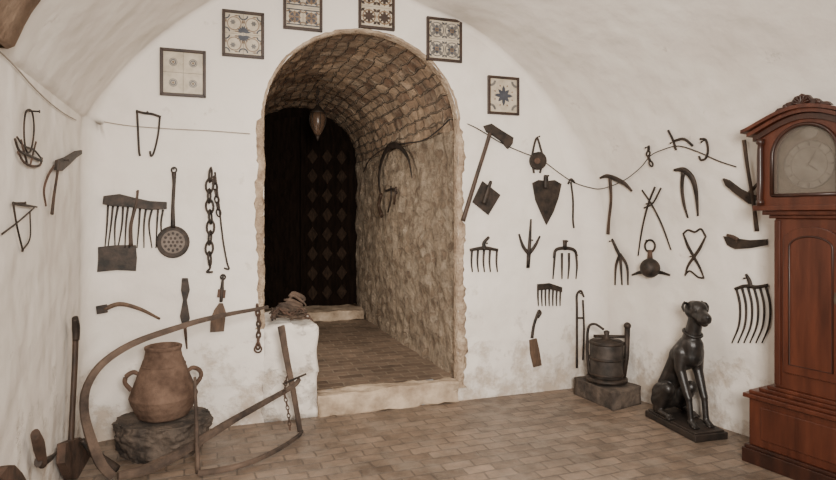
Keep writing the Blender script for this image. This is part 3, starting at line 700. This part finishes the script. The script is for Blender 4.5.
# ------------------------------------------------------------------ rock and jar
rc=V((-1.568,3.70,0))
bm=bmesh.new(); bmesh.ops.create_icosphere(bm,subdivisions=6,radius=1)
mb=MB()
for v in bm.verts:
    p=v.co.copy(); zz=p.z; side=(max(0,1-abs(zz)**3))**.33/max(.2,math.sqrt(max(1e-4,1-zz*zz))) if abs(zz)<.98 else 1
    q=V((p.x*.265*side,p.y*.230*side,p.z*.19)); 
    d=1+.09*noise.noise(p*1.9)+.07*noise.noise(p*4)+.05*noise.noise(p*9)+.022*noise.noise(p*22)
    q*=d; q.z=max(-.105,min(.100+.005*noise.noise(p*6),q.z))
    q.x*=1+.9*q.z; q.y*=1+.6*q.z
    mb.v.append(q+V((0,0,.105)))
for f in bm.faces: mb.face([v.index for v in f.verts],0,True)
bm.free(); o=mb.build('boulder','stone_dark'); o.location=rc; tag(o,'rough dark flat-topped round stone under the clay jar','stone')
jr=empty('clay_jar','dusty grey-brown clay jar with two small handles standing on the round stone','jar',(rc.x,rc.y,.211))
mb=MB(); pr=[(.130,0),(.145,.012),(.172,.06),(.192,.11),(.197,.13),(.191,.150),(.172,.20),(.151,.255),(.131,.31),(.113,.36),(.104,.395),(.103,.410),(.108,.420),(.109,.432),(.098,.437),(.088,.43),(.083,.39),(.1,.34)]
rows=[]
for i in range(len(pr)-1):
    for k in range(4):
        t=k/4; r=pr[i][0]*(1-t)+pr[i+1][0]*t; z=pr[i][1]*(1-t)+pr[i+1][1]*t
        rows.append((r+(.0012*math.sin(z*150) if z<.38 else 0),z))
mb.lathe(rows+[pr[-1]],n=48,wob=.010); mb.build('body','clay',jr)
UV_=V((.943,.333,0))
for s in (-1,1):
    mb=MB(); mb.tube(cr([UV_*s*.142+V((0,0,.270)),UV_*s*.170+V((0,0,.284)),UV_*s*.206+V((0,0,.265)),UV_*s*.216+V((0,0,.225)),UV_*s*.182+V((0,0,.175))],6),[.012,.014,.014,.013,.014],n=10); mb.build('handle','clay',jr)
mb=MB(); mb.tube([V((.125*math.cos(a),.125*math.sin(a),.320)) for a in [2*PI*i/32 for i in range(32)]],.005,n=8,closed=True); mb.build('neck_ring','clay',jr)
# ------------------------------------------------------------------ wooden plough
A=V((-1.53,3.31,0)); Bp=V((-.8,4.0,0)); pd=(Bp-A).normalized(); pn=V((pd.y,-pd.x,0))
def PP(p,off=0):
    d=ray(*p); q=A+pn*off; t=(q-CAM).dot(pn)/d.dot(pn); return CAM+d*t
org=PP((195,470)); org.z=0
pl=empty('wooden_plough','old wooden plough with long bent beam in front of the jar','plough',org)
def pb(name,pts,r,off,mt='wood_old',fl=.8,par=None,n=12,rough=.10,sq=.7):
    mb=MB(); P=[PP(p,off) for p in pts]
    P=cr(P,10) if len(P)>2 else [P[0].lerp(P[1],i/12) for i in range(13)]
    mb.tube(P,r,nrm=pn,flat=fl,n=n,rough=rough,sq=sq); return mb.build(name,mt,par or pl,org)
pb('bent_beam',[(112,476),(100,462),(90,436),(84,408),(88,384),(104,362),(132,344),(170,330),(215,317),(268,307)],[.023,.026,.024,.021,.019,.018,.017,.016,.014,.010],0)
pb('straight_beam',[(118,476),(150,468),(185,450),(235,419),(290,388),(300,379)],[.020,.026,.024,.019,.014,.011],.05)
pb('upright_board',[(281,326),(287,360),(294,395),(300,431)],[.023,.021,.019,.017],.01,fl=.4)
pb('crosspin',[(283,384),(306,374)],.007,.06,'iron',sq=0)
pb('share_rod',[(82,440),(96,455),(116,470)],[.014,.024,.028],-.05,'iron',sq=0)
fb=[FL(198,473,.025),FL(215,471,.025),FL(245,464,.025),FL(275,451,.025),FL(297,437,.025),FL(302,431,.03)]
mb=MB(); mb.tube(cr(fb,8),[.014,.016,.014,.012,.011,.010],flat=.9,n=12,rough=.1,sq=.7); mb.build('floor_runner','wood_old',pl,org)
s0=FL(198,473,.01); mb=MB(); mb.tube([s0+V((-.018*i/12,0,.535*i/12)) for i in range(13)],[.014,.011,.008],n=8,rough=.1); mb.build('stake','wood_old',pl,org)
mb=MB(); mb.chain([PP((287,376),.07),PP((284,392),.07),PP((288,410),.07),PP((290,429),.06)],.035,.0035); mb.build('chain','rust',pl,org)
# ------------------------------------------------------------------ irons in the left corner
T('plough_bar','tall dark iron-shod pole leaning in the left corner','pole',[
 ('pole','wood_dark',[('t',[(76,322),(75,360),(73,400),(71,440),(69,470)],[4.4,4,3.8,4,4.2])]),
 ('knob','iron',[('t',[(75,318),(76,328),(76,340)],[4.4,5.6,4.8])]),
 ('blade','rust',[('p',[(57,444),(72,438),(86,444),(85,458),(83,478),(64,480),(56,464)],.04)])],off=.03)
T('iron_pick','heavy iron pick with rounded end low on left wall','pick',[
 ('head','rust',[('t',[(35,434),(39,446),(43,464)],[6,8,6])]),
 ('point','iron',[('t',[(38,462),(45,461),(51,458),(56,453)],[5.4,4.4,3.4,1.8])])],off=.02)
T('iron_point','pointed iron tip leaning at the lower left edge','iron tip',[
 ('tip','rust',[('p',[(-10,478),(0,466),(6,466),(14,474),(20,484),(10,490),(0,486)],.03)])],off=.01)
# ------------------------------------------------------------------ block, press and rod on the right
c0=FL(613,411); cl=FL(574,394); cr_=FL(641,404)
xd=(cl-c0); yd=(cr_-c0); org=(cl+cr_)/2; org.z=0
BHt=.135
mb=MB(); bm=bmesh.new(); bmesh.ops.create_cube(bm,size=1); bmesh.ops.subdivide_edges(bm,edges=bm.edges,cuts=12,use_grid_fill=True)
for v in bm.verts:
    p=c0+xd*(v.co.x+.5)+yd*(v.co.y+.5)+V((0,0,BHt*(v.co.z+.5)))
    k=0 if v.co.z<-.49 else 1
    mb.v.append(p-org+V((noise.noise(p*7),noise.noise(p*7+V((3,0,0))),k*.6*noise.noise(p*7+V((0,3,0)))))*.014)
for f in bm.faces: mb.face([v.index for v in f.verts],0,True)
bm.free(); o=mb.build('stone_block','stone_dark'); o.location=org; tag(o,'long low rough block under the metal press in the corner','block')
pc=(c0+cl+cr_+(cl+cr_-c0))/4; pc.z=BHt+.010
e=empty('hand_press','small cylindrical metal hand press standing on the low block','press',pc)
mb=MB(); mb.lathe([(.13,0),(.160,.005),(.160,.025),(.135,.035)],n=28); mb.build('base_plate','iron',e)
mb=MB(); mb.lathe([(.125,.03),(.128,.05),(.127,.10),(.128,.18),(.127,.27),(.128,.31),(.12,.315),(.118,.30),(.02,.298)],n=32); mb.build('barrel','tin',e)
for z in (.06,.18,.30):
    mb=MB(); mb.lathe([(.126,z-.01),(.134,z-.008),(.134,z+.008),(.126,z+.01)],n=32); mb.build('band','iron',e)
mb=MB(); mb.lathe([(.118,.300),(.118,.318),(.05,.325),(.03,.335),(.018,.36),(.024,.385),(.01,.395)],n=24); mb.build('lid','iron',e)
rx=V((.95,-.3,0)).normalized()
mb=MB(); mb.tube([rx*.125+V((0,0,.03)),rx*.15+V((0,0,.2)),rx*.155+V((0,0,.43))],[.02,.018,.022],n=8); mb.sphere(rx*.155+V((0,0,.44)),.028); mb.build('side_post','iron',e)
mb=MB(); mb.tube(cr([-rx*.13+V((0,0,.03)),-rx*.145+V((0,0,.2)),-rx*.14+V((0,0,.40)),-rx*.09+V((0,0,.44)),-rx*.02+V((0,0,.40))],6),[.014,.012,.011,.01,.01],n=8); mb.build('crank_arm','iron',e)
mb=MB(); mb.tube([-rx*.10+V((0,0,.345)),rx*.155+V((0,0,.355))],.012,n=8); mb.build('crossbar','iron',e)
T('iron_poker','thin upright iron poker behind the hand press','poker',[
 ('rod','iron',[('t',[(577,368),(577,340),(577,310),(577,295),(581,291),(584,297)],[1.4,1.3,1.3,1.3,1.3,1]),('t',[(583,300),(584,330),(583,360)],1.1),('t',[(577,318),(584,318)],1),('n',(579,293))])],off=.02)
# ------------------------------------------------------------------ dog statue
dc=V((1.82,4.10,0)); dz=math.atan2(-.969,.246)
dg=empty('dog_statue','black seated hound statue on a dark plinth beside the clock','statue',dc,dz)
mb=MB(); mb.box((0,0,.0225),(.52,.25,.045)); mb.box((0,0,.05),(.49,.225,.012)); mb.build('plinth','plinth_dark',dg,bevel=.005)
Z=.055; mb=MB()
def c3(a,b_,r0,r1): mb.cap(V((a[0],a[1],a[2]+Z)),V((b_[0],b_[1],b_[2]+Z)),r0,r1)
c3((-.165,0,.11),(-.16,0,.19),.080,.078)
c3((-.16,0,.19),(-.10,0,.32),.076,.066)
c3((-.10,0,.32),(-.03,0,.42),.066,.078)
c3((-.03,0,.42),(.045,0,.50),.082,.080)
c3((.01,0,.40),(.065,0,.45),.060,.080)
c3((.065,0,.45),(.078,0,.52),.078,.072)
c3((.060,0,.53),(.088,0,.62),.066,.051)
c3((.088,0,.62),(.110,0,.70),.051,.048)
hd=math.radians(-13)   # head turned a little towards the room
def hp(x,y,z): 
    return (.112+x*math.cos(hd)-y*math.sin(hd), x*math.sin(hd)+y*math.cos(hd), .750+z)
c3(hp(-.02,0,.01),hp(.03,0,.018),.064,.061)
c3(hp(.03,0,.003),hp(.08,0,-.014),.054,.045)
c3(hp(.08,0,-.014),hp(.132,0,-.022),.043,.037)
c3(hp(.05,0,-.037),hp(.115,0,-.054),.032,.026)
c3(hp(.150,0,-.008),hp(.160,0,-.010),.018,.016)
for s in (-1,1):
    c3(hp(.038,s*.033,.034),hp(.055,s*.031,.028),.022,.016)
    c3(hp(.105,s*.016,-.034),hp(.138,s*.014,-.038),.023,.019)
    c3((.045,s*.060,.47),(.045,s*.068,.36),.050,.038)
    c3((.045,s*.068,.36),(.105,s*.062,.21),.034,.025)
    c3((.105,s*.062,.21),(.120,s*.060,.18),.026,.024)
    c3((.120,s*.060,.18),(.140,s*.058,.04),.021,.019)
    c3((.140,s*.058,.032),(.175,s*.058,.016),.024,.019)
    for q in (-.013,0,.013): c3((.170,s*.058+q,.012),(.192,s*.058+q*1.3,.009),.011,.009)
    c3((-.15,s*.055,.14),(-.05,s*.092,.20),.078,.044)
    c3((-.16,s*.07,.09),(-.08,s*.09,.15),.066,.042)
    c3((-.05,s*.092,.20),(-.13,s*.10,.06),.041,.028)
    c3((-.14,s*.10,.045),(-.17,s*.10,.03),.028,.022)
    c3((-.17,s*.10,.028),(-.03,s*.10,.020),.023,.019)
    for q in (-.013,0,.013): c3((-.03,s*.10+q,.012),(-.002,s*.10+q*1.3,.009),.012,.010)
tp=[(-.22,0,.06),(-.240,-.02,.035),(-.228,-.06,.022),(-.18,-.095,.016)]
for a,b_ in zip(tp,tp[1:]): c3(a,b_,.017,.013)
bd=mb.build('body','black_bronze',dg,smooth=True)
md=bd.modifiers.new('r','REMESH'); md.mode='VOXEL'; md.voxel_size=.005; md.use_smooth_shade=True
md=bd.modifiers.new('s','SMOOTH'); md.factor=.6; md.iterations=5
for s in (-1,1):
    mb=MB(); P=[hp(-.014,s*.042,.052),hp(-.020,s*.068,.056),hp(-.010,s*.084,.034),hp(.006,s*.082,.002)]
    mb.tube(cr([V((p[0],p[1],p[2]+Z)) for p in P],5),[.014,.024,.023,.006],nrm=V((-math.sin(hd),math.cos(hd),.3)).normalized(),flat=.35,n=10); mb.build('ear','black_bronze',dg,smooth=True)
    mb=MB(); p=hp(.075,s*.038,.018); mb.sphere((p[0],p[1],p[2]+Z),.009,n=8); mb.build('eye','plinth_dark',dg)
mb=MB()
mb.tube([V((.082+.059*math.cos(a),.059*math.sin(a),.605+Z-.020*math.cos(a))) for a in [2*PI*i/24 for i in range(24)]],.008,n=8,closed=True); mb.build('collar','black_bronze',dg)
# ------------------------------------------------------------------ longcase clock
phi=math.atan2(-.875,.483); fc=V((1.91,3.55,0))+V((.483,-.875,0))*.355; back=V((.875,.483,0))
cl_=empty('longcase_clock','tall red-brown mahogany longcase clock with arched hood against right wall','clock',fc+back*.17,phi)
FY=-.17
def cb(name,boxes,mt='mahogany',par=None,bev=.004):
    mb=MB()
    for b_ in boxes:
        x0,x1,y0,y1,z0,z1=b_; mb.box(((x0+x1)/2,(y0+y1)/2,(z0+z1)/2),(x1-x0,y1-y0,z1-z0))
    return mb.build(name,mt,par or cl_,bevel=bev)
cb('plinth',[(-.35,.35,FY,.17,0,.085),(-.34,.34,FY+.008,.17,.085,.105)],'mahogany_dark')
bs_=cb('base',[(-.32,.32,FY+.025,.17,.105,.38)])
cb('panel',[(-.25,.25,FY+.018,FY+.03,.15,.34)],'mahogany',bs_,.006)
cb('base_moulding',[(-.345,.345,FY+.0,.17,.38,.405),(-.32,.32,FY+.02,.17,.405,.425),(-.275,.275,FY+.045,.165,.425,.445),(-.235,.235,FY+.06,.16,.445,.465)],'mahogany')
cb('trunk',[(-.2,.2,FY+.08,.15,.465,1.43)])
cb('trunk_stile',[(-.2,-.165,FY+.070,FY+.082,.48,1.42)]); cb('trunk_stile',[(.165,.2,FY+.070,FY+.082,.48,1.42)])
def archpts(hw,z0,zs,rise,n=16): return [(-hw,z0),(hw,z0)]+[(hw*math.cos(PI*i/n),zs+rise*math.sin(PI*i/n)) for i in range(n+1)]
def cprism(name,pts,y0,y1,mt,par=None,bev=.003):
    mb=MB(); mb.prism([V((x,y0,z)) for x,z in pts],V((0,y1-y0,0))); return mb.build(name,mt,par or cl_,bevel=bev)
td=cprism('trunk_door',archpts(.148,.56,1.30,.085),FY+.066,FY+.085,'mahogany')
mb=MB(); P=[V((x,FY+.066,z)) for x,z in archpts(.112,.61,1.27,.062)]
mb.tube(P,.006,n=6,closed=True,nrm=V((0,1,0))); mb.build('door_moulding','mahogany_dark',td)
cprism('keyhole_plate',[(.122,.98),(.136,.98),(.14,1.0),(.136,1.04),(.122,1.04),(.118,1.0)],FY+.061,FY+.067,'brass',td,.001)
cb('hood_moulding',[(-.225,.225,FY+.06,.155,1.43,1.45),(-.25,.25,FY+.035,.16,1.45,1.475),(-.285,.285,FY+.0,.165,1.475,1.505)])
mb=MB(); n=24
hwI=.172; zI0=1.560; zIs=1.775; rI=.168
inn=[(-hwI,zI0),(hwI,zI0)]+[(hwI*math.cos(PI*i/n),zIs+rI*math.sin(PI*i/n)) for i in range(n+1)]
def fprism(pts,y0=FY+.01,y1=FY+.05,m=mb): m.prism([V((x,y0,z)) for x,z in pts],V((0,y1-y0,0)))
fprism([(-.265,1.505),(.265,1.505),(.265,zI0),(-.265,zI0)])
fprism([(-.265,zI0),(-hwI,zI0),(-hwI,zIs),(-.265,zIs)]); fprism([(hwI,zI0),(.265,zI0),(.265,zIs),(hwI,zIs)])
for i in range(n):
    a,b_=PI*i/n,PI*(i+1)/n
    def top(q): x=.265*math.cos(q); return (x, zIs+(.12+.10*math.sin(q))*min(1,math.sin(q)*3))
    fprism([(hwI*math.cos(a),zIs+rI*math.sin(a)),(top(a)[0],top(a)[1]),(top(b_)[0],top(b_)[1]),(hwI*math.cos(b_),zIs+rI*math.sin(b_))])
mb.build('hood_front','mahogany',cl_,bevel=0)
cb('hood_side',[(-.265,-.245,FY+.05,.155,1.505,1.90)]); cb('hood_side',[(.245,.265,FY+.05,.155,1.505,1.90)])
cb('hood_back',[(-.245,.245,.13,.15,1.505,1.93)],'mahogany_dark')
for s in (-1,1):
    mb=MB(); mb.lathe([(.022,1.51),(.022,1.53),(.013,1.54),(.016,1.65),(.014,1.82),(.013,1.85),(.022,1.86),(.022,1.885)],(s*.236,FY-.004,0),16); mb.build('column','mahogany_dark',cl_)
def bon(hw,z0,zr,y0,y1,th,name,mt):
    pts=[(hw*(1-2*i/24),z0+zr*math.sin(PI*i/24)**1.2) for i in range(25)]
    mb=MB()
    for i in range(24):
        mb.prism([V((pts[i][0],y0,pts[i][1])),V((pts[i+1][0],y0,pts[i+1][1])),V((pts[i+1][0],y0,pts[i+1][1]-th)),V((pts[i][0],y0,pts[i][1]-th))],V((0,y1-y0,0)))
    return mb.build(name,mt,cl_)
bon(.28,1.905,.095,FY-.005,.16,.03,'cornice_lower','mahogany_dark')
bon(.305,1.925,.10,FY-.025,.162,.022,'cornice_middle','mahogany')
bon(.33,1.945,.10,FY-.045,.165,.02,'cornice_upper','mahogany')
mb=MB()
yc=FY-.015
sh=[(-.15,2.02),(-.13,2.042),(-.10,2.045),(-.08,2.066),(-.05,2.070),(-.035,2.092),(-.012,2.096),(0,2.105),(.012,2.096),(.035,2.092),(.05,2.070),(.08,2.066),(.10,2.045),(.13,2.042),(.15,2.02),(.09,2.03),(0,2.035),(-.09,2.03)]
mb.prism([V((x,yc-.008,z)) for x,z in sh],V((0,.03,0)))
for k in range(-3,4):
    a=k*.42; mb.tube([V((0,yc-.012,2.045)),V((.046*math.sin(a),yc-.016,2.045+.046*math.cos(a)))],[.005,.008],n=8)
for s in (-1,1): mb.sphere((s*.085,yc-.01,2.047),.013,(1,.5,1))
mb.build('carved_crest','mahogany_dark',cl_,bevel=.002)
mb=MB(); P=[V((x,FY+.004,z)) for x,z in [(hwI,zI0),(hwI,zIs)]+[(hwI*math.cos(PI*i/20),zIs+rI*math.sin(PI*i/20)) for i in range(1,20)]+[(-hwI,zIs),(-hwI,zI0)]]
mb.tube(P,.010,n=8,nrm=V((0,1,0))); mb.tube([P[-1],P[0]],.010,n=8); hdoor=mb.build('hood_door_frame','mahogany_dark',cl_)
mb=MB(); fprism(inn,FY+.016,FY+.019,mb); mb.build('glass_pane','glass',hdoor)
dl=cprism('dial',[(-.22,1.52),(.22,1.52),(.22,1.88),(.19,1.92),(.1,1.945),(0,1.95),(-.1,1.945),(-.19,1.92),(-.22,1.88)],FY+.06,FY+.064,'mahogany_dark')
cprism('arched_plate',archpts(.165,1.565,1.775,.155),FY+.056,FY+.061,'brass',dl,.001)
zc=1.725
mb=MB(); mb.prism([V((.132*math.cos(2*PI*i/40),FY+.051,zc+.132*math.sin(2*PI*i/40))) for i in range(40)],V((0,.006,0))); mb.build('dial_face','dial',dl)
mb=MB(); mb.prism([V((.045*math.cos(2*PI*i/24),FY+.051,1.895+.030*math.sin(2*PI*i/24))) for i in range(24)],V((0,.006,0))); mb.build('arch_medallion','dial',dl)
mb=MB()
for k in range(12):
    a=k*PI/6; d=V((math.sin(a),0,math.cos(a))); p=V((0,FY+.048,zc)); mb.tube([p+d*.102,p+d*.124],.0035 if k%3 else .005,n=4)
mb.tube([V((.13*math.cos(a),FY+.049,zc+.13*math.sin(a))) for a in [2*PI*i/40 for i in range(40)]],.003,n=6,closed=True)
mb.tube([V((.094*math.cos(a),FY+.05,zc+.094*math.sin(a))) for a in [2*PI*i/40 for i in range(40)]],.0015,n=6,closed=True)
mb.build('chapter_ring','dial_mark',dl)
for nm,a,l in (('hour_hand',2.2,.06),('minute_hand',.5,.09)):
    mb=MB(); d=V((math.sin(a),0,math.cos(a))); p=V((0,FY+.043,zc)); mb.tube([p-d*.012,p+d*l*.6,p+d*l],[.002,.003,.001],n=6); mb.build(nm,'dial_mark',dl)
# ------------------------------------------------------------------ camera and light
cd=bpy.data.cameras.new('camera'); cam=bpy.data.objects.new('camera',cd); col.objects.link(cam)
cam.location=CAM; cam.rotation_euler=(PI/2,0,0); cd.sensor_width=36; cd.lens=F*36/836; cd.shift_y=-(240-HY)/836; cd.clip_start=.05
bpy.context.scene.camera=cam
def area(name,loc,tgt,sx,sy,e,c,spread=None):
    l=bpy.data.lights.new(name,'AREA'); l.shape='RECTANGLE'; l.size=sx; l.size_y=sy; l.energy=e; l.color=c
    if spread: l.spread=math.radians(spread)
    o=bpy.data.objects.new(name,l); col.objects.link(o); o.location=loc
    o.rotation_euler=(V(tgt)-V(loc)).to_track_quat('-Z','Y').to_euler()
area('window_light',(.5,-.4,1.9),(.10,4.4,1.0),.8,.8,112,(1,.93,.85),105)
area('overhead_area',(.1,2.6,2.75),(.10,3.8,0),.4,.4,26,(1,.92,.82))  # unseen area light under the vault, aimed down, with no lamp fixture
pz=BP(-1.10,1.75,-1.3); pt=BP(.33,1.1,-.9)
area('passage_fill',pz,pt,.8,.7,19,(1,.90,.77))  # added light hidden behind the left jamb, brightens the right passage wall
w=bpy.data.worlds.new('world'); bpy.context.scene.world=w; w.use_nodes=True
w.node_tree.nodes['Background'].inputs[0].default_value=(.95,.91,.85,1); w.node_tree.nodes['Background'].inputs[1].default_value=.35
